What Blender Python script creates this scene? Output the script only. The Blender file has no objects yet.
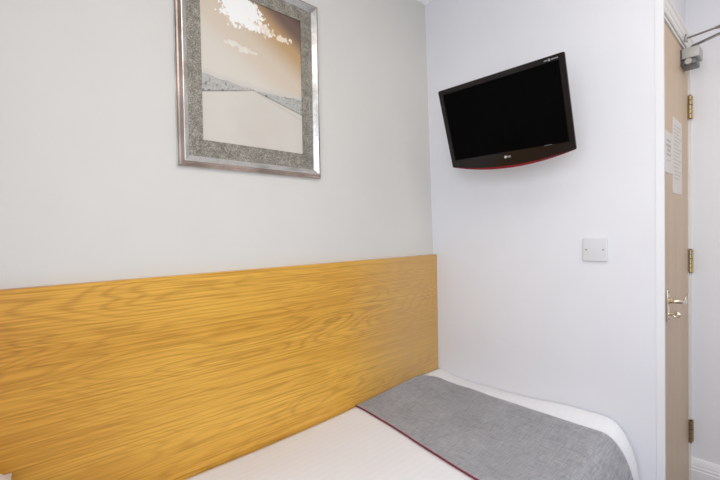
import bpy, bmesh, math, random
from mathutils import Vector, Matrix, noise
random.seed(4)
SC = bpy.context.scene
COL = SC.collection
PI = math.pi

# ------------------------------------------------------------------ helpers
def link(o, parent=None):
    COL.objects.link(o)
    if parent is not None:
        o.parent = parent
    return o

def mesh_obj(name, bm, mat, parent=None, smooth=False, angle=None):
    bmesh.ops.recalc_face_normals(bm, faces=bm.faces)
    me = bpy.data.meshes.new(name)
    bm.to_mesh(me); bm.free()
    if mat is not None:
        me.materials.append(mat)
    if smooth or angle:
        for p in me.polygons:
            p.use_smooth = True
        if angle:
            try:
                me.set_sharp_from_angle(angle=math.radians(angle))
            except Exception:
                pass
    return link(bpy.data.objects.new(name, me), parent)

def thing(name, label, cat, loc=(0, 0, 0), group=None, rot=(0, 0, 0)):
    o = bpy.data.objects.new(name, None)
    o.empty_display_size = .05
    o.location = loc; o.rotation_euler = rot
    tag(o, label, cat, group)
    return link(o)

def tag(o, label, cat, group=None):
    o['label'] = label; o['category'] = cat
    if group: o['group'] = group
    return o

def struct(o):
    o['kind'] = 'structure'
    return o

def box(bm, a, b, bevel=0, seg=2):
    c = [(a[i] + b[i]) / 2 for i in range(3)]
    s = [abs(b[i] - a[i]) for i in range(3)]
    r = bmesh.ops.create_cube(bm, size=1, matrix=Matrix.Translation(c) @ Matrix.Diagonal((*s, 1)))
    if bevel:
        es = list({e for v in r['verts'] for e in v.link_edges})
        bmesh.ops.bevel(bm, geom=es, offset=bevel, segments=seg, profile=.6, affect='EDGES')

def cyl(bm, p0, p1, r0, r1=None, seg=20):
    p0, p1 = Vector(p0), Vector(p1)
    if r1 is None: r1 = r0
    d = p1 - p0
    q = d.to_track_quat('Z', 'Y').to_matrix().to_4x4()
    bmesh.ops.create_cone(bm, cap_ends=True, segments=seg, radius1=r0, radius2=r1, depth=d.length,
                          matrix=Matrix.Translation((p0 + p1) / 2) @ q)

def tube(bm, pts, rad, seg=12, caps=True):
    pts = [Vector(p) for p in pts]
    rads = rad if isinstance(rad, (list, tuple)) else [rad] * len(pts)
    rings = []
    up = None
    for i, p in enumerate(pts):
        t = (pts[min(i + 1, len(pts) - 1)] - pts[max(i - 1, 0)]).normalized()
        if up is None:
            up = t.orthogonal().normalized()
        up = (up - t * up.dot(t)).normalized()
        s = t.cross(up)
        rings.append([bm.verts.new(p + (up * math.cos(2 * PI * k / seg) + s * math.sin(2 * PI * k / seg)) * rads[i]) for k in range(seg)])
    for a, b in zip(rings, rings[1:]):
        for k in range(seg):
            bm.faces.new((a[k], a[(k + 1) % seg], b[(k + 1) % seg], b[k]))
    if caps:
        bm.faces.new(rings[0][::-1]); bm.faces.new(rings[-1])

def prism(bm, prof, axis, a, b):
    """extrude a closed 2-D profile along an axis; prof gives the two other coords in xyz order"""
    def P(q, t):
        v = list(q); v.insert(axis, t); return v
    A = [bm.verts.new(P(q, a)) for q in prof]
    B = [bm.verts.new(P(q, b)) for q in prof]
    n = len(prof)
    for i in range(n):
        bm.faces.new((A[i], A[(i + 1) % n], B[(i + 1) % n], B[i]))
    bm.faces.new(A[::-1]); bm.faces.new(B)

def text_obj(name, s, size, mat, parent, M, ext=.0004):
    cu = bpy.data.curves.new(name, 'FONT')
    cu.body = s; cu.size = size; cu.align_x = 'CENTER'; cu.align_y = 'CENTER'; cu.extrude = ext
    t = bpy.data.objects.new(name, cu)
    COL.objects.link(t)
    bpy.context.view_layer.update()
    me = bpy.data.meshes.new_from_object(t.evaluated_get(bpy.context.evaluated_depsgraph_get()))
    COL.objects.unlink(t); bpy.data.objects.remove(t)
    me.transform(M)
    me.materials.clear(); me.materials.append(mat)
    o = bpy.data.objects.new(name, me)
    return link(o, parent)

# ------------------------------------------------------------------ materials
def new_mat(name):
    m = bpy.data.materials.new(name); m.use_nodes = True
    nt = m.node_tree
    return m, nt, nt.nodes['Principled BSDF']

def N(nt, kind, **kw):
    n = nt.nodes.new(kind)
    for k, v in kw.items():
        if k in n.inputs.keys() if isinstance(k, str) else False:
            n.inputs[k].default_value = v
        else:
            setattr(n, k, v)
    return n

def noise_node(nt, scale_vec, scale=1, detail=4, rough=.5, dist=0, coord='Object', loc=(0, 0, 0)):
    tc = nt.nodes.new('ShaderNodeTexCoord'); mp = nt.nodes.new('ShaderNodeMapping')
    mp.inputs['Scale'].default_value = scale_vec
    mp.inputs['Location'].default_value = loc
    nt.links.new(tc.outputs[coord], mp.inputs['Vector'])
    n = nt.nodes.new('ShaderNodeTexNoise')
    n.inputs['Scale'].default_value = scale; n.inputs['Detail'].default_value = detail
    n.inputs['Roughness'].default_value = rough; n.inputs['Distortion'].default_value = dist
    nt.links.new(mp.outputs['Vector'], n.inputs['Vector'])
    return n

def ramp(nt, src, stops):
    r = nt.nodes.new('ShaderNodeValToRGB')
    e = r.color_ramp.elements
    while len(e) < len(stops): e.new(.5)
    for i, (p, c) in enumerate(stops):
        e[i].position = p; e[i].color = (*c, 1) if len(c) == 3 else c
    nt.links.new(src, r.inputs['Fac'])
    return r

def bump(nt, bs, src, strength, dist=.001):
    b = nt.nodes.new('ShaderNodeBump'); b.inputs['Strength'].default_value = strength
    b.inputs['Distance'].default_value = dist
    nt.links.new(src, b.inputs['Height']); nt.links.new(b.outputs['Normal'], bs.inputs['Normal'])
    return b

def mixc(nt, f, a, b, mode='MIX'):
    m = nt.nodes.new('ShaderNodeMix'); m.data_type = 'RGBA'; m.blend_type = mode
    for s, v in ((0, f), (6, a), (7, b)):
        if hasattr(v, 'is_output'): nt.links.new(v, m.inputs[s])
        elif isinstance(v, (int, float)): m.inputs[s].default_value = v
        else: m.inputs[s].default_value = (*v, 1)
    return m.outputs[2]

def math_n(nt, op, a, b=None):
    m = nt.nodes.new('ShaderNodeMath'); m.operation = op
    for s, v in ((0, a), (1, b)):
        if v is None: continue
        if hasattr(v, 'is_output'): nt.links.new(v, m.inputs[s])
        else: m.inputs[s].default_value = v
    return m.outputs[0]

def simple(name, col, rough=.5, metal=0, bumps=None, var=.04, **kw):
    m, nt, bs = new_mat(name)
    n = noise_node(nt, (1, 1, 1), 6, 4)
    c0 = tuple(c * (1 - var) for c in col); c1 = tuple(min(1, c * (1 + var)) for c in col)
    r = ramp(nt, n.outputs['Fac'], [(.3, c0), (.7, c1)])
    nt.links.new(r.outputs['Color'], bs.inputs['Base Color'])
    bs.inputs['Roughness'].default_value = rough; bs.inputs['Metallic'].default_value = metal
    for k, v in kw.items(): bs.inputs[k].default_value = v
    if bumps:
        b = noise_node(nt, (1, 1, 1), bumps[0], 3)
        bump(nt, bs, b.outputs['Fac'], bumps[1], .002)
    return m

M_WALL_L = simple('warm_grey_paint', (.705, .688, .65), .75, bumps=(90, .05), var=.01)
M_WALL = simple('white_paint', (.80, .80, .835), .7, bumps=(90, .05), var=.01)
M_CEIL = simple('ceiling_paint', (.85, .85, .84), .8, var=.01)
M_GLOSSW = simple('white_gloss_paint', (.83, .83, .85), .3, var=.01)
M_ARCHI = simple('cream_gloss_paint', (.80, .775, .74), .32, var=.01)
M_PLATE = simple('white_plastic', (.72, .72, .74), .35, var=.01)
M_SCREW = simple('steel_screw', (.35, .35, .36), .35, 1)
M_CARPET = simple('carpet', (.20, .165, .17), .95, bumps=(500, .6), var=.25)
M_BRASS = simple('aged_brass', (.50, .38, .20), .32, 1, var=.3)
M_BRASSD = simple('dark_brass', (.13, .08, .04), .4, 1, var=.3)
M_HANDLE = simple('polished_brass', (.78, .70, .56), .16, 1, var=.1)
M_CLOSER = simple('silver_grey_paint', (.46, .45, .44), .4, .3, var=.03)
M_CLOSERD = simple('dark_grey_metal', (.14, .14, .14), .35, .7)
M_ROD = simple('brushed_steel_rod', (.36, .35, .34), .32, .9)
M_BLACK = simple('black_plastic', (.012, .012, .013), .3, var=.02)
M_BEZEL = simple('gloss_black_bezel', (.011, .008, .008), .16, var=.02, **{'Specular IOR Level': .3})
M_SCREEN = simple('black_screen', (.002, .002, .002), .4, var=0, **{'Specular IOR Level': .02})
M_RED = simple('red_gloss_trim', (.22, .008, .022), .2, var=.02)
M_LOGO = simple('pale_silver_print', (.75, .75, .75), .4, var=0)
M_LOGOG = simple('grey_print', (.30, .30, .31), .4, var=0)
M_PAPER = simple('white_paper', (.74, .70, .66), .8, var=.02)
M_INK = simple('faint_grey_ink', (.50, .48, .46), .8, var=.05)
M_BASEBED = simple('divan_fabric', (.12, .11, .11), .9, bumps=(600, .4), var=.1)
M_PIPING = simple('dark_red_piping', (.20, .012, .035), .65, bumps=(800, .3), var=.1)
M_PILLOW = simple('white_cotton', (.80, .79, .79), .85, bumps=(300, .1), var=.01)

def oak(name, light, mid, dark, axis_scale, contrast=1.0, fade=False):
    """oak veneer: contours of a stretched noise give cathedral figure; axis_scale = per-axis squeeze"""
    m, nt, bs = new_mat(name)
    big = noise_node(nt, axis_scale, 1.0, 3.0, .5, .25, loc=(.3, 1.7, 4.2))
    k = math_n(nt, 'MULTIPLY', big.outputs['Fac'], 230.0)
    wob = noise_node(nt, tuple(a * 5 for a in axis_scale), 1.0, 3, .6)
    k = math_n(nt, 'ADD', k, math_n(nt, 'MULTIPLY', wob.outputs['Fac'], 5.0))
    s = math_n(nt, 'SINE', k)
    s = math_n(nt, 'ADD', math_n(nt, 'MULTIPLY', s, .5), .5)
    s = math_n(nt, 'POWER', s, 3.0)
    patch = noise_node(nt, tuple(a * .8 for a in axis_scale), 1.0, 2, .5, 0, loc=(5, 2, 1))
    pm = ramp(nt, patch.outputs['Fac'], [(.42, (.10,) * 3), (.66, (1,) * 3)])
    s = math_n(nt, 'MULTIPLY', s, pm.outputs['Color'])
    broad = noise_node(nt, tuple(a * 1.4 for a in axis_scale), 1.0, 4, .55, 0, loc=(1, 9, 3))
    base = ramp(nt, broad.outputs['Fac'], [(.32, mid), (.66, light)])
    pore = noise_node(nt, (axis_scale[0], axis_scale[1] * 9, axis_scale[2] * 48) if fade else tuple(a * 22 for a in axis_scale), 1.0, 3, .6)
    pr = ramp(nt, pore.outputs['Fac'], [(.38, (.74, .68, .56)), (.50, (1, 1, 1))])
    c = mixc(nt, math_n(nt, 'MULTIPLY', s, .50 * contrast), base.outputs['Color'], dark)
    c = mixc(nt, .55 * contrast, c, pr.outputs['Color'], 'MULTIPLY')
    fine = noise_node(nt, (axis_scale[0], axis_scale[1] * 2.2, axis_scale[2] * 45) if fade else tuple(a * 30 for a in axis_scale), 1.0, 2, .5)
    fr_ = ramp(nt, fine.outputs['Fac'], [(.38, (.76, .70, .58)), (.56, (1, 1, 1))])
    c = mixc(nt, .8 * contrast, c, fr_.outputs['Color'], 'MULTIPLY')
    if fade:      # paler, greyer cast of cool light near the corner, put into the veneer colour
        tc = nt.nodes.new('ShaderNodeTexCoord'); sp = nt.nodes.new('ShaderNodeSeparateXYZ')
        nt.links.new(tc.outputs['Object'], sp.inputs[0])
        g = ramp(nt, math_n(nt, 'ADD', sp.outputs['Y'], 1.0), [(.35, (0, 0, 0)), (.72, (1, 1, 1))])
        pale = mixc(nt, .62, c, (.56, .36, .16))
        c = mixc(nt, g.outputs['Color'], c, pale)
        g2 = ramp(nt, math_n(nt, 'ADD', sp.outputs['Y'], 2.3), [(.55, (.82, .72, .55)), (1.0, (1, 1, 1))])   # warm light falloff towards the head, painted into the colour as deeper amber
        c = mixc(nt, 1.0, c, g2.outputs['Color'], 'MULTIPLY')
    nt.links.new(c, bs.inputs['Base Color'])
    bs.inputs['Roughness'].default_value = .42
    bump(nt, bs, pore.outputs['Fac'], .12, .001)
    return m
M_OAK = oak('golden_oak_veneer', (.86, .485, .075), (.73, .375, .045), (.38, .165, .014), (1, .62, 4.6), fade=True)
M_DOOR = oak('pale_oak_door', (.64, .49, .345), (.58, .44, .30), (.44, .33, .23), (4, 6, .7), .25)

def runner_mat():
    m, nt, bs = new_mat('grey_melange_cloth')
    a = noise_node(nt, (22, 330, 60), 1, 2, .6)
    b = noise_node(nt, (330, 22, 60), 1, 2, .6)
    c = noise_node(nt, (7, 7, 7), 1, 4, .6)
    s = math_n(nt, 'ADD', a.outputs['Fac'], b.outputs['Fac'])
    s = math_n(nt, 'ADD', s, math_n(nt, 'MULTIPLY', c.outputs['Fac'], .45))
    r = ramp(nt, math_n(nt, 'MULTIPLY', s, .42), [(.36, (.46, .465, .49)), (.51, (.66, .665, .70)), (.66, (.84, .845, .88))])
    nt.links.new(r.outputs['Color'], bs.inputs['Base Color'])
    bs.inputs['Roughness'].default_value = .9
    bump(nt, bs, math_n(nt, 'ADD', a.outputs['Fac'], b.outputs['Fac']), .25, .001)
    return m
M_RUNNER = runner_mat()

def duvet_mat():
    m, nt, bs = new_mat('white_satin_stripe_cotton')
    tc = nt.nodes.new('ShaderNodeTexCoord'); sp = nt.nodes.new('ShaderNodeSeparateXYZ')
    nt.links.new(tc.outputs['Object'], sp.inputs[0])
    s = math_n(nt, 'SINE', math_n(nt, 'MULTIPLY', sp.outputs['X'], 2 * PI / .026))
    f = ramp(nt, math_n(nt, 'ADD', math_n(nt, 'MULTIPLY', s, .5), .5), [(.40, (.83, .835, .865)), (.60, (.84, .845, .875))])
    nt.links.new(f.outputs['Color'], bs.inputs['Base Color'])
    rr = ramp(nt, math_n(nt, 'ADD', math_n(nt, 'MULTIPLY', s, .5), .5), [(.40, (.8,) * 3), (.60, (.5,) * 3)])
    nt.links.new(rr.outputs['Color'], bs.inputs['Roughness'])
    n = noise_node(nt, (6, 3, 6), 1, 4, .5)
    bump(nt, bs, n.outputs['Fac'], .5, .01)
    return m
M_DUVET = duvet_mat()

def frame_mat():
    m, nt, bs = new_mat('brushed_silver_leaf')
    n = noise_node(nt, (14, 14, 14), 1, 5, .6)
    r = ramp(nt, n.outputs['Fac'], [(.3, (.50, .46, .43)), (.6, (.80, .79, .77))])
    nt.links.new(r.outputs['Color'], bs.inputs['Base Color'])
    bs.inputs['Metallic'].default_value = .9; bs.inputs['Roughness'].default_value = .24
    bump(nt, bs, n.outputs['Fac'], .12, .002)
    return m
M_FRAME = frame_mat()
M_FRAME2 = simple('worn_bronze_leaf', (.42, .34, .30), .25, .85, bumps=(40, .3), var=.45)

def mat_mat():
    m, nt, bs = new_mat('speckled_pewter_mount')
    a = noise_node(nt, (1, 1, 1), 260, 5, .7)
    b = noise_node(nt, (1, 1, 1), 28, 5, .7, 1.2)
    s = math_n(nt, 'ADD', math_n(nt, 'MULTIPLY', a.outputs['Fac'], .7), math_n(nt, 'MULTIPLY', b.outputs['Fac'], .3))
    r = ramp(nt, s, [(.40, (.12, .108, .085)), (.50, (.235, .218, .18)), (.60, (.45, .42, .365))])
    nt.links.new(r.outputs['Color'], bs.inputs['Base Color'])
    bs.inputs['Metallic'].default_value = .15; bs.inputs['Roughness'].default_value = .45
    return m
M_MOUNT = mat_mat()

def print_mat():
    m, nt, bs = new_mat('sepia_print')
    at = nt.nodes.new('ShaderNodeAttribute'); at.attribute_name = 'tone'
    nt.links.new(at.outputs['Color'], bs.inputs['Base Color'])
    bs.inputs['Roughness'].default_value = .45
    return m
M_PRINT = print_mat()

def glass_mat():
    m = bpy.data.materials.new('window_glass'); m.use_nodes = True
    nt = m.node_tree; nt.nodes.clear()
    o = nt.nodes.new('ShaderNodeOutputMaterial'); t = nt.nodes.new('ShaderNodeBsdfTransparent')
    g = nt.nodes.new('ShaderNodeBsdfGlossy'); g.inputs['Roughness'].default_value = .02
    mx = nt.nodes.new('ShaderNodeMixShader'); mx.inputs[0].default_value = .06
    nt.links.new(t.outputs[0], mx.inputs[1]); nt.links.new(g.outputs[0], mx.inputs[2]); nt.links.new(mx.outputs[0], o.inputs[0])
    return m
M_GLASS = glass_mat()

# ------------------------------------------------------------------ room shell
RX, BY, HY, PX, CZ = 2.40, -2.22, .73, .97, 2.56     # right wall, back wall, hall end wall, passage wall plane, ceiling
T = .1
PU = .953        # wall face above the door
bm = bmesh.new(); box(bm, (-.2, BY - .2, -.1), (RX + .2, HY + .2, 0)); struct(mesh_obj('floor', bm, M_CARPET))
bm = bmesh.new(); box(bm, (-.2, BY - .2, CZ), (RX + .2, HY + .2, CZ + .1)); struct(mesh_obj('ceiling', bm, M_CEIL))

# left wall; its top leans back a little towards the far corner, as the plaster does in the room
def lean(y, z):
    k = max(0, min(1, (y + .72) / .72)); k = k * k * (3 - 2 * k)
    return -.023 * max(0, z - 1.184) * k
bm = bmesh.new()
ny, nz = 40, 16
ys = [BY - .1 + (0.06 - BY + .1) * i / ny for i in range(ny + 1)]
zs = [0, 1.184] + [1.184 + (CZ + .02 - 1.184) * i / nz for i in range(1, nz + 1)]
fr = [[bm.verts.new((lean(y, z), y, z)) for z in zs] for y in ys]
bk = [[bm.verts.new((-.15, y, z)) for z in zs] for y in ys]
for i in range(ny):
    for j in range(len(zs) - 1):
        bm.faces.new((fr[i][j], fr[i + 1][j], fr[i + 1][j + 1], fr[i][j + 1]))
        bm.faces.new((bk[i][j], bk[i + 1][j], bk[i + 1][j + 1], bk[i][j + 1]))
    for j in (0, len(zs) - 1):
        bm.faces.new((fr[i][j], fr[i + 1][j], bk[i + 1][j], bk[i][j]))
for j in range(len(zs) - 1):
    for i in (0, ny):
        bm.faces.new((fr[i][j], fr[i][j + 1], bk[i][j + 1], bk[i][j]))
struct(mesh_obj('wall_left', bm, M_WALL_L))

# far wall (carries the television); it ends at the passage in a vertical corner
bm = bmesh.new(); box(bm, (-.14, 0, 0), (PX + .005, T, CZ)); struct(mesh_obj('wall_far', bm, M_WALL))
# passage wall: the door sits in it; lintel over the door, post beyond it
bm = bmesh.new()
box(bm, (PX - .10, T, 2.130), (PU, HY, CZ))
box(bm, (PX - .10, .712, 0), (PX - .003, HY, 2.115))
struct(mesh_obj('wall_passage', bm, M_WALL))
bm = bmesh.new(); box(bm, (PX - .30, HY, 0), (RX + .1, HY + T, CZ)); struct(mesh_obj('wall_hall', bm, M_WALL))
bm = bmesh.new(); box(bm, (RX, BY - .1, 0), (RX + T, HY, CZ)); struct(mesh_obj('wall_right', bm, M_WALL))
# back wall with window opening
WX0, WX1, WZ0, WZ1 = .95, 2.15, .95, 2.2
bm = bmesh.new()
for a, b in (((0, BY - T, 0), (WX0, BY, CZ)), ((WX1, BY - T, 0), (RX, BY, CZ)),
             ((WX0, BY - T, 0), (WX1, BY, WZ0)), ((WX0, BY - T, WZ1), (WX1, BY, CZ))):
    box(bm, a, b)
struct(mesh_obj('wall_back', bm, M_WALL))
bm = bmesh.new()
for a, b in (((WX0, BY - .07, WZ0), (WX0 + .05, BY - .02, WZ1)), ((WX1 - .05, BY - .07, WZ0), (WX1, BY - .02, WZ1)),
             ((WX0, BY - .07, WZ0), (WX1, BY - .02, WZ0 + .05)), ((WX0, BY - .07, WZ1 - .05), (WX1, BY - .02, WZ1)),
             ((WX0, BY - .065, 1.55), (WX1, BY - .025, 1.59))):
    box(bm, a, b, .004)
win = struct(mesh_obj('window_1', bm, M_GLOSSW))
bm = bmesh.new(); box(bm, (WX0 + .04, BY - .05, WZ0 + .04), (WX1 - .04, BY - .046, WZ1 - .04)); mesh_obj('pane', bm, M_GLASS, win)
bm = bmesh.new(); box(bm, (WX0 - .04, BY - .02, WZ0 - .03), (WX1 + .04, BY + .05, WZ0), .005); mesh_obj('window_sill', bm, M_GLOSSW, win)

# coving under the ceiling
def cove(name, p0, p1, inward):
    """quarter-round hollow coving from p0 to p1 (xy), inward = unit normal into room"""
    bm = bmesh.new(); r = .06
    prof = [(0, CZ), (0, CZ - r)] + [(r - r * math.cos(a * PI / 16), CZ - r + r * math.sin(a * PI / 16)) for a in range(1, 9)]
    prof = [(0, CZ - .001), (0, CZ - r), (.004, CZ - r)] + [(r - (r - .004) * math.cos(a * PI / 16), CZ - r + (r - .004) * math.sin(a * PI / 16)) for a in range(1, 8)] + [(r, CZ - .005), (r, CZ - .001)]
    A, B = [], []
    for q, z in prof:
        A.append(bm.verts.new((p0[0] + inward[0] * q, p0[1] + inward[1] * q, z)))
        B.append(bm.verts.new((p1[0] + inward[0] * q, p1[1] + inward[1] * q, z)))
    n = len(prof)
    for i in range(n): bm.faces.new((A[i], A[(i + 1) % n], B[(i + 1) % n], B[i]))
    bm.faces.new(A[::-1]); bm.faces.new(B)
    return struct(mesh_obj(name, bm, M_CEIL, angle=35))
cove('trim_1', (-.001, BY), (-.031, 0), (1, 0))
cove('trim_2', (-.03, 0), (PX + .005, 0), (0, -1))

# skirting boards
SK = [(0, 0), (.020, 0), (.020, .135), (.017, .139), (.017, .150), (.0145, .156), (.0145, .162), (.010, .178), (.006, .188), (0, .190)]
def skirt(name, axis, fixed, sign, a, b):
    bm = bmesh.new()
    if axis == 0: prism(bm, [(fixed + sign * d, z) for d, z in SK], 0, a, b)
    else: prism(bm, [(fixed + sign * d, z) for d, z in SK], 1, a, b)
    return struct(mesh_obj(name, bm, M_GLOSSW))
skirt('baseboard_hall', 0, HY, -1, PX, RX)
skirt('baseboard_right', 1, RX, -1, BY, HY - .02)
skirt('baseboard_back', 0, BY, 1, 1.0, RX - .02)

# ------------------------------------------------------------------ door in the passage wall
DX = .965
bm = bmesh.new(); box(bm, (DX - .04, .092, .006), (DX, .708, 2.10), .0015)
door = struct(mesh_obj('door_1', bm, M_DOOR))
# lining and architrave
bm = bmesh.new()
box(bm, (DX - .06, .092, 2.102), (PX + .001, .711, 2.114))            # head lining
box(bm, (DX - .06, .7095, 0), (PX + .004, .7305, 2.114))              # far jamb, a white sliver beyond the hinges
struct(mesh_obj('trim_3', bm, M_ARCHI))
bm = bmesh.new()                                                       # near architrave, end face flush with far wall
prism(bm, [(PX + .0055, -.001), (PX + .030, -.001), (PX + .030, .012), (PX + .027, .016), (PX + .024, .045), (PX + .016, .062), (PX + .0055, .062)], 2, 0, 2.19)
struct(mesh_obj('trim_4', bm, M_GLOSSW))
bm = bmesh.new()                                                       # head architrave, moulded
prism(bm, [(PU + .0005, 2.116), (PU + .022, 2.116), (PU + .025, 2.121), (PU + .025, 2.134), (PU + .028, 2.138), (PU + .029, 2.158),
           (PU + .033, 2.163), (PU + .033, 2.176), (PU + .0005, 2.180)], 1, .0625, HY - .0005)
struct(mesh_obj('trim_5', bm, M_ARCHI))

def part(name, bm, mat, loc, parent, label=None, angle=40):
    o = mesh_obj(name, bm, mat, parent, angle=angle)
    o.location = loc
    if label: o['label'] = label
    return o

def hinge(z, h, label):
    bm = bmesh.new()
    for k in range(5):
        z0 = -h / 2 + k * h / 5 + .002
        cyl(bm, (.004, 0, z0), (.004, 0, z0 + h / 5 - .004), .0068, seg=14)
    t = part('hinge', bm, M_BRASS, (PX, .704, z), door, label)
    bm = bmesh.new(); cyl(bm, (.004, 0, -h / 2 - .003), (.004, 0, h / 2 + .003), .005, seg=12); mesh_obj('pin', bm, M_BRASSD, t)
    bm = bmesh.new(); box(bm, (.0015, .0045, -h / 2), (.0125, .0215, h / 2), .0006)
    mesh_obj('leaf', bm, M_BRASS, t)
    for k in (-1, 0, 1):
        bm = bmesh.new(); cyl(bm, (.0098, .0048, k * .035 + .010), (.0098, .0032, k * .035 + .010), .0032, seg=10)
        mesh_obj('screw', bm, M_BRASSD, t)
hinge(1.864, .108, 'aged brass hinge')
hinge(1.138, .108, 'aged brass hinge')
hinge(.322, .104, 'dark aged brass hinge')

# lever handle on a backplate
bm = bmesh.new(); box(bm, (0, -.017, -.060), (.007, .017, .066), .003, 3)
t = part('door_handle', bm, M_HANDLE, (DX, .236, .985), door, 'polished brass scroll lever handle on a backplate')
bm = bmesh.new()
tube(bm, [(.006, 0, .022), (.028, 0, .022), (.039, .003, .022), (.046, .014, .020), (.048, .032, .016), (.048, .052, .014), (.047, .070, .018), (.046, .078, .022)],
     [.010, .0085, .0085, .0085, .008, .0085, .0075, .005], 14)
tube(bm, [(.047, .066, .020), (.047, .078, .029), (.050, .092, .044)], [.004, .0032, .002], 8)
mesh_obj('lever', bm, M_HANDLE, t, smooth=True)
bm = bmesh.new(); cyl(bm, (.006, 0, .022), (.012, 0, .022), .014); mesh_obj('rose', bm, M_HANDLE, t, angle=40)
bm = bmesh.new(); cyl(bm, (.006, 0, -.030), (.022, 0, -.030), .0065)
tube(bm, [(.031 + .011 * math.cos(a * PI / 8), .0, -.030 + .009 * math.sin(a * PI / 8)) for a in range(17)], .0036, 8, False)
box(bm, (.022, -.0025, -.038), (.040, .0025, -.022), .002)
mesh_obj('thumb_turn', bm, M_HANDLE, t, angle=50)
for z in (.056, -.050):
    bm = bmesh.new(); cyl(bm, (.006, 0, z), (.0085, 0, z), .004, seg=10)
    mesh_obj('screw', bm, M_BRASSD, t)

# two sheets of paper on the door
def notice(y0, y1, z0, z1, x, label, lines):
    t = thing('paper_notice', label, 'notice', (x, (y0 + y1) / 2, z0), None)
    w = (y1 - y0) / 2; h = z1 - z0
    bm = bmesh.new()
    box(bm, (.0002, -w, 0), (.0014, w, h))
    mesh_obj('sheet', bm, M_PAPER, t)
    bm = bmesh.new()
    for zz, a, b, th in lines:
        box(bm, (.0010, -w + 2 * w * a, h * zz - th), (.0017, -w + 2 * w * b, h * zz + th))
    mesh_obj('print', bm, M_INK, t)
    return t
notice(.352, .548, 1.443, 1.760, DX, 'tall sheet of white paper fixed to the door, the one nearer the hinges',
       [(.90 - .05 * k, .12, .88 - .1 * (k % 3), .0016) for k in range(15)])
notice(.200, .346, 1.518, 1.682, DX, 'shorter sheet of paper with grey print, on the door nearer the handle side',
       [(.78, .25, .75, .004), (.66, .2, .8, .006), (.55, .3, .72, .006), (.44, .2, .8, .004), (.30, .3, .7, .0015)])

# overhead door closer
bm = bmesh.new(); box(bm, (.003, -.046, -.012), (.066, .048, .036), .007, 3)
t = part('door_closer', bm, M_CLOSER, (DX, .575, 2.05), door, 'silver grey overhead door closer with two steel arms', 35)
bm = bmesh.new(); box(bm, (0, -.052, -.038), (.004, .052, .030), .001)
box(bm, (.002, -.044, -.040), (.056, .046, -.0122), .008, 3)
mesh_obj('mounting_plate', bm, M_CLOSERD, t, angle=35)
bm = bmesh.new(); cyl(bm, (.028, -.0445, -.026), (.028, -.052, -.026), .014, .012, 20); mesh_obj('spindle_cap', bm, M_CLOSER, t, angle=40)
bm = bmesh.new(); cyl(bm, (.034, .010, .036), (.034, .010, .052), .010, .009, 18); mesh_obj('spindle', bm, M_CLOSERD, t, angle=40)
el = Vector((.285, -.125, .072))
def flat_arm(name, a, b, w, h, mat):
    a, b = Vector(a), Vector(b); d = (b - a).normalized(); s = d.cross(Vector((0, 0, 1))).normalized() * w; u = Vector((0, 0, h))
    bm = bmesh.new()
    A = [bm.verts.new(a + x * s + y * u) for x, y in ((-1, -1), (1, -1), (1, 1), (-1, 1))]
    B = [bm.verts.new(b + x * s + y * u) for x, y in ((-1, -1), (1, -1), (1, 1), (-1, 1))]
    for i in range(4): bm.faces.new((A[i], A[(i + 1) % 4], B[(i + 1) % 4], B[i]))
    bm.faces.new(A[::-1]); bm.faces.new(B)
    bmesh.ops.bevel(bm, geom=bm.edges[:], offset=min(w, h) * .5, segments=2, affect='EDGES')
    return mesh_obj(name, bm, mat, t, angle=40)
flat_arm('main_arm', (.034, .010, .054), el + Vector((0, 0, -.008)), .0085, .0035, M_ROD)
fix = Vector((.014, -.034, .080))
mid = fix.lerp(el, .42)
bm = bmesh.new()
tube(bm, [fix + Vector((.01, -.002, 0)), mid], .0042, 12)
tube(bm, [mid - (el - fix) * .03, mid + (el - fix) * .01, el], [.0058, .0068, .0062], 12)
cyl(bm, el + Vector((0, 0, -.016)), el + Vector((0, 0, .008)), .009)
mesh_obj('link_arm', bm, M_ROD, t, angle=45)
bm = bmesh.new(); cyl(bm, fix + Vector((0, 0, -.010)), fix + Vector((0, 0, .010)), .008)
box(bm, fix + Vector((.009, .014, -.014)) - Vector((.0, .0, 0)), fix + Vector((.004, -.014, .010)), .001)
mesh_obj('shoe', bm, M_CLOSER, t, angle=40)
bm = bmesh.new(); cyl(bm, fix + Vector((-.002, 0, .010)), fix + Vector((-.002, 0, .019)), .0095, .008); mesh_obj('pivot_cap', bm, M_BLACK, t, angle=40)

# ------------------------------------------------------------------ headboard panel along the left wall
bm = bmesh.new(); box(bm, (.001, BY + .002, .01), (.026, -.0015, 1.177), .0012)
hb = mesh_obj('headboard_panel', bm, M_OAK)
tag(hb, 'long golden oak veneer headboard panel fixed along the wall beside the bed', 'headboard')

# ------------------------------------------------------------------ framed picture
FY0, FY1, FZ0, FZ1 = -1.303, -.7515, 1.518, 2.200
pic = thing('framed_picture', 'silver framed sepia landscape print with pewter mount on the grey wall', 'picture', (0.0005, (FY0 + FY1) / 2, FZ0))
hw, hh = (FY1 - FY0) / 2, FZ1 - FZ0
bm = bmesh.new()
prof = [(0, 0), (0, .012), (.003, .016), (.008, .017), (.0125, .024), (.015, .028), (.0175, .0285), (.034, .0165), (.0355, .0135), (.0355, .006), (.010, 0)]
cs = [(-1, 0), (1, 0), (1, 1), (-1, 1)]
rings = []
for sx, sz in cs:
    r = []
    for w, d in prof:
        y = sx * (hw - w); z = (w if sz == 0 else hh - w)
        r.append(bm.verts.new((d, y, z)))
    rings.append(r)
for i in range(4):
    a, b = rings[i], rings[(i + 1) % 4]
    for k in range(len(prof)):
        k2 = (k + 1) % len(prof)
        f = bm.faces.new((a[k], a[k2], b[k2], b[k]))
        if k in (1, 2, 3, 4): f.material_index = 1
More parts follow.
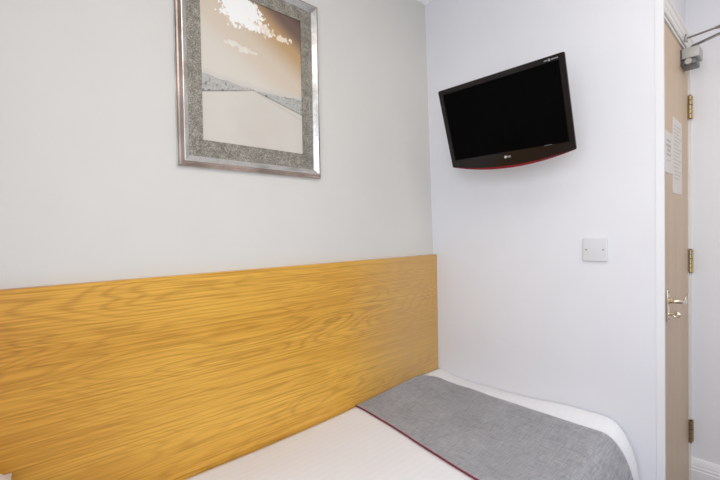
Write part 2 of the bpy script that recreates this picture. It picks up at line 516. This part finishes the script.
fo = mesh_obj('frame', bm, M_FRAME, pic)
fo.data.materials.append(M_FRAME2)
# mount with window
A0_, A1_, B0_, B1_ = -1.223, -.834, 1.608, 2.119
cyc = (FY0 + FY1) / 2
def ring_plate(bm, x0, x1, o, i):
    (oy0, oz0, oy1, oz1), (iy0, iz0, iy1, iz1) = o, i
    for x in (x0, x1):
        O = [bm.verts.new((x, *p)) for p in ((oy0, oz0), (oy1, oz0), (oy1, oz1), (oy0, oz1))]
        I = [bm.verts.new((x, *p)) for p in ((iy0, iz0), (iy1, iz0), (iy1, iz1), (iy0, iz1))]
        for k in range(4): bm.faces.new((O[k], O[(k + 1) % 4], I[(k + 1) % 4], I[k]))
        if x == x0: O0, I0 = O, I
    for k in range(4):
        bm.faces.new((I0[k], I0[(k + 1) % 4], I[(k + 1) % 4], I[k]))
        bm.faces.new((O0[k], O0[(k + 1) % 4], O[(k + 1) % 4], O[k]))
bm = bmesh.new()
ring_plate(bm, .010, .0125, (-hw + .012, .012, hw - .012, hh - .012), (A0_ - cyc, B0_ - FZ0, A1_ - cyc, B1_ - FZ0))
mesh_obj('mount', bm, M_MOUNT, pic)
# the print: tones of a sepia landscape
def fbm(x, y, o=5, s=0):
    return noise.fractal(Vector((x, y, s)), .9, 2.1, o)
def lin(c): return tuple(((v / 255) / 12.92 if v / 255 < .04045 else ((v / 255 + .055) / 1.055) ** 2.4) for v in c)
def mix(a, b, t):
    t = max(0, min(1, t)); return tuple(a[i] + (b[i] - a[i]) * t for i in range(3))
def sm(a, b, x):
    t = max(0, min(1, (x - a) / (b - a))); return t * t * (3 - 2 * t)
CREAM, CREAM2, GOLD, BROWN, WHITE = lin((216, 208, 196)), lin((212, 196, 176)), lin((190, 155, 112)), lin((112, 88, 76)), lin((250, 249, 245))
GREY, INKC = lin((168, 166, 160)), lin((84, 86, 84))
def tone(u, v):
    # sky
    d = .45 * u + (v - .42) + .25 * u * (v - .42)
    c = mix(CREAM, CREAM2, sm(.22, .50, d))
    c = mix(c, GOLD, sm(.52, .80, d))
    c = mix(c, BROWN, sm(.80, 1.0, d))
    c = mix(c, lin((74, 56, 48)), sm(1.0, 1.25, d))
    # clouds
    def cloud(cx, cy, rx, ry, amp, soft=.12, sd=0):
        r = math.sqrt(((u - cx) / rx) ** 2 + ((v - cy) / ry) ** 2)
        return sm(0, soft, 1 - r + amp * (fbm(u * 9, v * 11, 6, sd) + .9 * fbm(u * 30, v * 38, 4, sd)))
    k = max(cloud(.38, .91, .22, .10, .45), cloud(.47, .83, .20, .035, .7, .2, 3))
    c = mix(c, WHITE, k)
    c = mix(c, lin((240, 222, 200)), cloud(.77, .815, .105, .020, .8, .2, 5))
    c = mix(c, lin((236, 218, 196)), cloud(.60, .835, .09, .03, 1.1, .2, 8) * .8)
    c = mix(c, lin((232, 226, 216)), cloud(.27, .668, .10, .016, .8, .4, 11) * .8)
    c = mix(c, lin((232, 226, 216)), cloud(.39, .648, .10, .018, .8, .4, 14) * .8)
    # hills and the pale road plain
    if v < .52:
        lt = .40 - .02 * u + .010 * fbm(u * 7, 0, 4, 2)
        lb = .305 + .175 * u                     # left foot rises to the vanishing point
        if u > .48: lb = .389 - .190 * (u - .48)
        top = .395 + .03 * (1 - u / .48) if u < .48 else .392 + .030 * (u - .48)
        top += .008 * fbm(u * 10, 1, 4, 4)
        n = fbm(u * 34, v * 60, 5, 7)
        if v < lb:
            c = mix(lin((213, 207, 197)), lin((206, 199, 188)), .5 + .5 * fbm(u * 3, v * 4, 3, 9))
            e = lb - v
            if u > .48: c = mix(c, lin((176, 172, 164)), sm(.012, .0, abs(e - .035 * (u - .48) * 2)) * .35)
        elif v < top:
            c = mix(GREY, lin((205, 202, 196)), .45 + .9 * n)
            c = mix(c, INKC, sm(.15, .55, n) * .75 + sm(.014, 0, v - lb) * .75)
            c = mix(c, CREAM, sm(.62, .40, u) * sm(.3, .5, u) * .5)
        else:
            c = mix(lin((206, 201, 192)), c, sm(0, .05, v - top))
    return c
bm = bmesh.new()
nu, nv = 190, 250
py0, py1, pz0, pz1 = A0_ - cyc - .003, A1_ - cyc + .003, B0_ - FZ0 - .003, B1_ - FZ0 + .003
vs = [[bm.verts.new((.0095, py0 + (py1 - py0) * i / nu, pz0 + (pz1 - pz0) * j / nv)) for j in range(nv + 1)] for i in range(nu + 1)]
for i in range(nu):
    for j in range(nv): bm.faces.new((vs[i][j], vs[i + 1][j], vs[i + 1][j + 1], vs[i][j + 1]))
pr = mesh_obj('print', bm, M_PRINT, pic)
ca = pr.data.color_attributes.new('tone', 'FLOAT_COLOR', 'POINT')
for k, vtx in enumerate(pr.data.vertices):
    c = tone((vtx.co.y - py0) / (py1 - py0), (vtx.co.z - pz0) / (pz1 - pz0))
    ca.data[k].color = (*c, 1)
bm = bmesh.new(); box(bm, (.0005, -hw + .01, .01), (.0085, hw - .01, hh - .01)); mesh_obj('backing_board', bm, M_BLACK, pic)

# ------------------------------------------------------------------ television on the far wall
TH = .324
tv = thing('wall_television', 'black flat television with red lower edge tilted down on the white wall', 'television', (.525, -.252, 1.739), rot=(TH, 0, .006))
HWt = .2570
def outline(top, halfw, bottom_fn, y, n=24, cr=.006):
    pts = []
    def arc(cx, cz, a0, a1):
        for k in range(5):
            a = a0 + (a1 - a0) * k / 4
            pts.append((cx + cr * math.cos(a), y, cz + cr * math.sin(a)))
    arc(halfw - cr, top - cr, 0, PI / 2); arc(-halfw + cr, top - cr, PI / 2, PI)
    for k in range(n + 1):
        x = -halfw + 2 * halfw * k / n
        pts.append((x, y, bottom_fn(x)))
    return pts
bot = lambda x: -.163 - .026 * (1 - (x / HWt) ** 2) ** 1.0
bot2 = lambda x: -.1665 - .0345 * (1 - (x / HWt) ** 2) ** 1.0
SX0, SX1, SZ0, SZ1 = -.2375, .2375, -.1345, .1475
# bezel: front face ring with screen opening + sides
bm = bmesh.new()
def bezel_ring(bm):
    o = outline(.1672, HWt, bot, 0)
    n = len(o)
    F = [bm.verts.new(p) for p in o]
    Fe = [bm.verts.new((p[0] * 1.002, .003, p[2] * 1.002)) for p in o]
    Bk = [bm.verts.new((p[0] * .998, .011, p[2] * .998)) for p in o]
    for i in range(n):
        j = (i + 1) % n
        bm.faces.new((F[i], F[j], Fe[j], Fe[i])); bm.faces.new((Fe[i], Fe[j], Bk[j], Bk[i]))
    # inner opening, points matched by projecting the outline points onto the opening rectangle
    cx, cz = (SX0 + SX1) / 2, (SZ0 + SZ1) / 2
    I = []
    for p in o:
        x = min(max(p[0], SX0), SX1); z = min(max(p[2], SZ0), SZ1)
        I.append((x, z))
    IV = [bm.verts.new((x, 0, z)) for x, z in I]
    ID = [bm.verts.new((x, .004, z)) for x, z in I]
    for i in range(n):
        j = (i + 1) % n
        try: bm.faces.new((F[i], F[j], IV[j], IV[i]))
        except ValueError: pass
        bm.faces.new((IV[i], IV[j], ID[j], ID[i]))
bezel_ring(bm)
bmesh.ops.remove_doubles(bm, verts=bm.verts, dist=.00005)
mesh_obj('bezel', bm, M_BEZEL, tv)
bm = bmesh.new(); box(bm, (SX0 - .002, .0032, SZ0 - .002), (SX1 + .002, .006, SZ1 + .002)); mesh_obj('screen', bm, M_SCREEN, tv)
# red lip under the bezel
bm = bmesh.new(); n = 40
A = []
for y in (.0012, .012):
    up = [bm.verts.new((x, y, bot(x) + .0005)) for x in [(-HWt + .004) + (2 * HWt - .008) * k / n for k in range(n + 1)]]
    lo = [bm.verts.new((x, y + .001, bot2(x) + .002)) for x in [(-HWt + .004) + (2 * HWt - .008) * k / n for k in range(n + 1)]]
    A.append((up, lo))
for k in range(n):
    (u0, l0), (u1, l1) = A
    bm.faces.new((u0[k], u0[k + 1], l0[k + 1], l0[k])); bm.faces.new((u1[k], u1[k + 1], l1[k + 1], l1[k]))
    bm.faces.new((l0[k], l0[k + 1], l1[k + 1], l1[k])); bm.faces.new((u0[k], u0[k + 1], u1[k + 1], u1[k]))
for k in (0, n):
    (u0, l0), (u1, l1) = A; bm.faces.new((u0[k], l0[k], l1[k], u1[k]))
mesh_obj('red_trim', bm, M_RED, tv, angle=40)
# back shell
bm = bmesh.new()
prev = None
for s, y, dz in ((.990, .010, 0), (.93, .024, 0), (.80, .048, 0), (.70, .060, 0)):
    ring = [bm.verts.new((p[0] * s, y, p[2] * s)) for p in outline(.1672, HWt, bot, 0)]
    if prev:
        for i in range(len(ring)): bm.faces.new((prev[i], prev[(i + 1) % len(ring)], ring[(i + 1) % len(ring)], ring[i]))
    else: bm.faces.new(ring[::-1])
    prev = ring
bm.faces.new(prev)
mesh_obj('back_shell', bm, M_BLACK, tv, angle=50)
# maker's mark and badge
RXm = Matrix.Rotation(PI / 2, 4, 'X')
bm = bmesh.new(); cyl(bm, (-.006, .0002, -.1535), (-.006, -.0006, -.1535), .0052, seg=28)
mk = mesh_obj('maker_mark', bm, M_LOGO, tv)
text_obj('lettering', 'LG', .0098, M_LOGO, tv, Matrix.Translation((.0085, -.0004, -.1535)) @ RXm @ Matrix.Diagonal((1.1, 1, 1, 1)))
bm = bmesh.new()                                                        # small face drawn in the round mark
tube(bm, [(-.006 + .0034 * math.cos(a), -.0008, -.1535 + .0034 * math.sin(a)) for a in [math.radians(60 + 30 * k) for k in range(11)]], .00035, 6)
tube(bm, [(-.006, -.0008, -.1515), (-.006, -.0008, -.1553), (-.0045, -.0008, -.1553)], .0003, 6)
mesh_obj('mark_lines', bm, M_BEZEL, mk)
bm = bmesh.new()                                                        # worn pale print in the upper right corner
xx = .190
cyl(bm, (.206, .0002, .1555), (.206, -.0005, .1555), .0042, seg=18)
box(bm, (.188, -.0005, .1540), (.200, 0, .1572))
for w in (.0028, .0034, .0022, .0030, .0026, .0032):
    pass
x = .2125
for w in (.0030, .0036, .0028, .0032, .0030, .0034):
    box(bm, (x, -.0005, .1536), (x + w, 0, .1574)); x += w + .0008
mesh_obj('corner_print', bm, M_LOGOG, tv)
bm = bmesh.new(); box(bm, (.150, -.0006, -.1345), (.178, .0004, -.1335)); mesh_obj('highlight_strip', bm, M_LOGOG, tv)
# bracket behind the set, in the set's own frame
bm = bmesh.new()
box(bm, (-.05, .060, -.05), (.05, .066, .05), .002)
inv = Matrix.Rotation(-TH, 4, 'X')
def W(p): return inv @ (Vector(p) - Vector((.525, -.252, 1.739)))
tube(bm, [(0, .064, 0), W((.525, -.12, 1.735)), W((.525, -.012, 1.735))], .014, 12)
pl = [W(p) for p in ((.475, -.0125, 1.675), (.575, -.0125, 1.675), (.575, -.0125, 1.795), (.475, -.0125, 1.795))]
pk = [W(p) for p in ((.475, -.0015, 1.675), (.575, -.0015, 1.675), (.575, -.0015, 1.795), (.475, -.0015, 1.795))]
a = [bm.verts.new(p) for p in pl]; b = [bm.verts.new(p) for p in pk]
bm.faces.new(a); bm.faces.new(b[::-1])
for k in range(4): bm.faces.new((a[k], a[(k + 1) % 4], b[(k + 1) % 4], b[k]))
mesh_obj('wall_bracket', bm, M_BLACK, tv, angle=40)

# ------------------------------------------------------------------ blank plate on the wall
t = thing('blank_wall_plate', 'square white plastic blank plate with two screws below the television', 'wall plate', (.7813, -.0005, 1.217))
bm = bmesh.new()
o = [(-.0435, -.0455), (.0435, -.0455), (.0435, .0455), (-.0435, .0455)]
box(bm, (-.0435, -.009, -.0455), (.0435, 0, .0455), .0035, 3)
mesh_obj('plate', bm, M_PLATE, t, angle=50)
for x in (-.030, .030):
    bm = bmesh.new(); cyl(bm, (x, -.0085, 0), (x, -.0100, 0), .0036, .0030, 16)
    mesh_obj('screw', bm, M_SCREW, t, angle=40)

# ------------------------------------------------------------------ bed
XL, XR, YF, YH = .030, .940, -.005, -2.10
bed = thing('single_bed', 'single bed standing in the corner between the oak panel and the white wall', 'bed', (0, 0, 0))
bm = bmesh.new(); box(bm, (XL + .005, YH, .09), (XR - .05, -.04, .33), .01); mesh_obj('divan_base', bm, M_BASEBED, bed)
bm = bmesh.new(); box(bm, (XL + .008, YH, .331), (XR - .06, -.05, .50), .06, 4); mesh_obj('mattress', bm, M_PILLOW, bed, angle=40)
for x in (.12, .82):
    for y in (-.15, -1.95):
        bm = bmesh.new(); cyl(bm, (x, y, 0), (x, y, .091), .022, .026); mesh_obj('leg', bm, M_BLACK, bed, angle=40)

RC = .07
def xe(y):
    y = min(y, YF)
    t_ = y - YF + RC
    return XR if t_ <= 0 else XR - RC + math.sqrt(max(0, RC * RC - t_ * t_))
def top(x, y):
    z = .546
    z += .020 * sm(-.9, -.15, y) * math.exp(-((x - .03) / .09) ** 2)      # fuller along the panel
    z += .010 * sm(-.60, -.15, y) * sm(.5, .0, x)
    z += .0045 * fbm(x * 2.2, y * 1.6, 3, 1)
    z += .010 * sm(.4, .7, x) * sm(-.5, -.12, y)
    z += .032 * math.exp(-((y + .045) / .055) ** 2) * sm(.10, .75, x)     # soft roll against the wall
    z -= .018 * sm(-.035, YF, y) * sm(.45, .75, x)
    return z
RXE, RZE = .105, .23
def surf(s, y, off=0.0):
    """s in 0..1: across the top; 1..2 round the edge; 2..3 down the side"""
    e = xe(y)
    x0 = e - RXE
    if s <= 1:
        x = XL + (x0 - XL) * s
        return Vector((x, y, top(x, y) + off))
    zt = top(x0, y)
    if s <= 2:
        a = (s - 1) * PI / 2
        return Vector((x0 + (RXE + off) * math.sin(a), y, zt - RZE + (RZE + off) * math.cos(a)))
    k = s - 2
    w = .010 * math.sin(y * 17 + 2 * math.sin(y * 6)) * k
    return Vector((e + off + w, y, zt - RZE - .12 * k))
def drape(bm, y_of, s_vals, t_vals, off, thick):
    """sheet between two border curves: y_of(s, t)"""
    gt = [[bm.verts.new(surf(s, y_of(s, t_), off)) for t_ in t_vals] for s in s_vals]
    for i in range(len(s_vals) - 1):
        for j in range(len(t_vals) - 1):
            bm.faces.new((gt[i][j], gt[i + 1][j], gt[i + 1][j + 1], gt[i][j + 1]))
    return gt
S_ALL = [i / 60 for i in range(60)] + [1 + i / 14 for i in range(14)] + [2 + i / 12 for i in range(13)]
# duvet
bm = bmesh.new()
tv_ = []
for k in range(25):                                   # dense near the foot
    tv_.append(YF - .26 * (1 - math.cos(k / 24 * PI / 2)))
yl = tv_[-1]
for k in range(1, 91): tv_.append(yl + (YH - yl) * k / 90)
g = drape(bm, lambda s, t_: t_, S_ALL, tv_, 0, 0)
# close the foot end and the wall side downwards
for edge in ([g[i][0] for i in range(len(S_ALL))], g[0]):
    low = [bm.verts.new((v.co.x, v.co.y + (0 if edge is g[0] else 0), min(v.co.z, .30))) for v in edge]
    for i in range(len(edge) - 1):
        try: bm.faces.new((edge[i], edge[i + 1], low[i + 1], low[i]))
        except ValueError: pass
dv = mesh_obj('duvet', bm, M_DUVET, None, smooth=True)
tag(dv, 'white satin stripe duvet spread smoothly over the single bed', 'duvet')

# grey runner across the foot of the bed
def yf(s):   # front (piped) edge
    x = surf(min(s, 2), -.6).x
    return -.600 - .085 * sm(.08, .75, x)
def yb(s):   # back edge
    x = surf(min(s, 2), -.1).x
    return -.100 - .060 * sm(.12, .02, x) + .010 * math.exp(-((x - .25) / .10) ** 2) - .030 * sm(.35, .75, x)
S_R = [.004 + i / 60 * .996 for i in range(60)] + [1 + i / 14 for i in range(14)] + [2 + i / 12 * .95 for i in range(13)]
bm = bmesh.new()
TT = [i / 40 for i in range(41)]
g = drape(bm, lambda s, t_: yf(s) + (yb(s) - yf(s)) * t_, S_R, TT, .0062, 0)
bmesh.ops.solidify(bm, geom=bm.faces[:], thickness=.004)
run = mesh_obj('bed_runner', bm, M_RUNNER, None, smooth=True)
tag(run, 'grey melange bed runner with dark red piping across the foot of the bed', 'bed runner')
bm = bmesh.new()
tube(bm, [surf(s, yf(s) - .001, .0052) for s in S_R], .0032, 8)
mesh_obj('piping', bm, M_PIPING, run, smooth=True)

# two pillows stacked at the head of the bed
def pillow(z, y, label):
    bm = bmesh.new()
    L, Wd, H = .62, .38, .062
    n = 22
    up, dn = [], []
    for i in range(n + 1):
        ru, rd = [], []
        for j in range(n + 1):
            a, b = -1 + 2 * i / n, -1 + 2 * j / n
            hgt = max(0, (1 - abs(a) ** 3.2)) ** .5 * max(0, (1 - abs(b) ** 3.2)) ** .5
            px = a * L / 2 * (1 - .05 * (1 - a * a) * b * b * 0 - .03 * (b * b - 1)); pyy = b * Wd / 2 * (1 - .05 * (a * a - 1) * -1)
            w = .004 * fbm(a * 2 + z * 9, b * 2, 3, 5)
            ru.append(bm.verts.new((px, pyy, H * hgt + w * hgt)))
            rd.append(bm.verts.new((px, pyy, -.004 - H * .9 * hgt)))
        up.append(ru); dn.append(rd)
    for i in range(n):
        for j in range(n):
            bm.faces.new((up[i][j], up[i + 1][j], up[i + 1][j + 1], up[i][j + 1]))
            f = (dn[i][j], dn[i][j + 1], dn[i + 1][j + 1], dn[i + 1][j])
            try: bm.faces.new(f)
            except ValueError: pass
    rim = [(i, 0) for i in range(n)] + [(n, j) for j in range(n)] + [(i, n) for i in range(n, 0, -1)] + [(0, j) for j in range(n, 0, -1)]
    for q in range(len(rim)):
        (a0, b0), (a1, b1) = rim[q], rim[(q + 1) % len(rim)]
        bm.faces.new((up[a0][b0], up[a1][b1], dn[a1][b1], dn[a0][b0]))
    o = mesh_obj('pillow', bm, M_PILLOW, None, angle=50)
    o.location = (.35, y, z)
    tag(o, label, 'pillow', 'pillows at the head of the bed')
    return o
pillow(.612, -1.915, 'white cotton pillow lying on the duvet, lower of the stacked pair')
pillow(.741, -1.905, 'white cotton pillow against the oak panel, upper of the stacked pair')

# ------------------------------------------------------------------ lights
def area(name, loc, rot, size, size_y, power, col):
    l = bpy.data.lights.new(name, 'AREA'); l.shape = 'RECTANGLE'; l.size = size; l.size_y = size_y
    l.energy = power; l.color = col
    o = bpy.data.objects.new(name, l); o.location = loc; o.rotation_euler = rot
    COL.objects.link(o); return o
area('window_light', (1.5, BY + .06, 1.55), (math.radians(90), 0, 0), 1.2, 1.2, 21, (.88, .93, 1.0))
area('ceiling_light', (1.5, -1.0, 2.52), (0, 0, 0), 1.2, 1.2, 11.5, (1.0, .92, .82))
area('hall_light', (1.75, .2, 2.52), (0, 0, 0), .5, .5, 3.5, (1.0, .93, .85))

w = bpy.data.worlds.new('sky'); w.use_nodes = True; SC.world = w
bg = w.node_tree.nodes['Background']
sky = w.node_tree.nodes.new('ShaderNodeTexSky'); sky.sky_type = 'PREETHAM' if False else 'NISHITA'
sky.sun_elevation = math.radians(35); sky.sun_disc = False
w.node_tree.links.new(sky.outputs[0], bg.inputs[0]); bg.inputs[1].default_value = .25

# ------------------------------------------------------------------ camera
cam = bpy.data.cameras.new('camera'); co = bpy.data.objects.new('camera', cam); COL.objects.link(co)
cam.sensor_width = 36; cam.lens = 405 / 720 * 36; cam.clip_start = .01
R_, U_, F_ = [Vector(v) for v in ((0, 0, 0),) * 3]
yaw, pitch, roll = -0.8219000858686737, 0.01852455722302568, -0.017361228282309706
F_ = Vector((math.sin(yaw) * math.cos(pitch), math.cos(yaw) * math.cos(pitch), -math.sin(pitch)))
R_ = Vector((math.cos(yaw), -math.sin(yaw), 0)); U_ = R_.cross(F_)
R2 = math.cos(roll) * R_ + math.sin(roll) * U_; U2 = -math.sin(roll) * R_ + math.cos(roll) * U_
m = Matrix((R2, U2, -F_)).transposed().to_4x4(); m.translation = (1.3138, -1.75, 1.30)
co.matrix_world = m
SC.camera = co
SC.view_settings.view_transform = 'Standard'
SC.view_settings.look = 'None'
SC.view_settings.exposure = 0
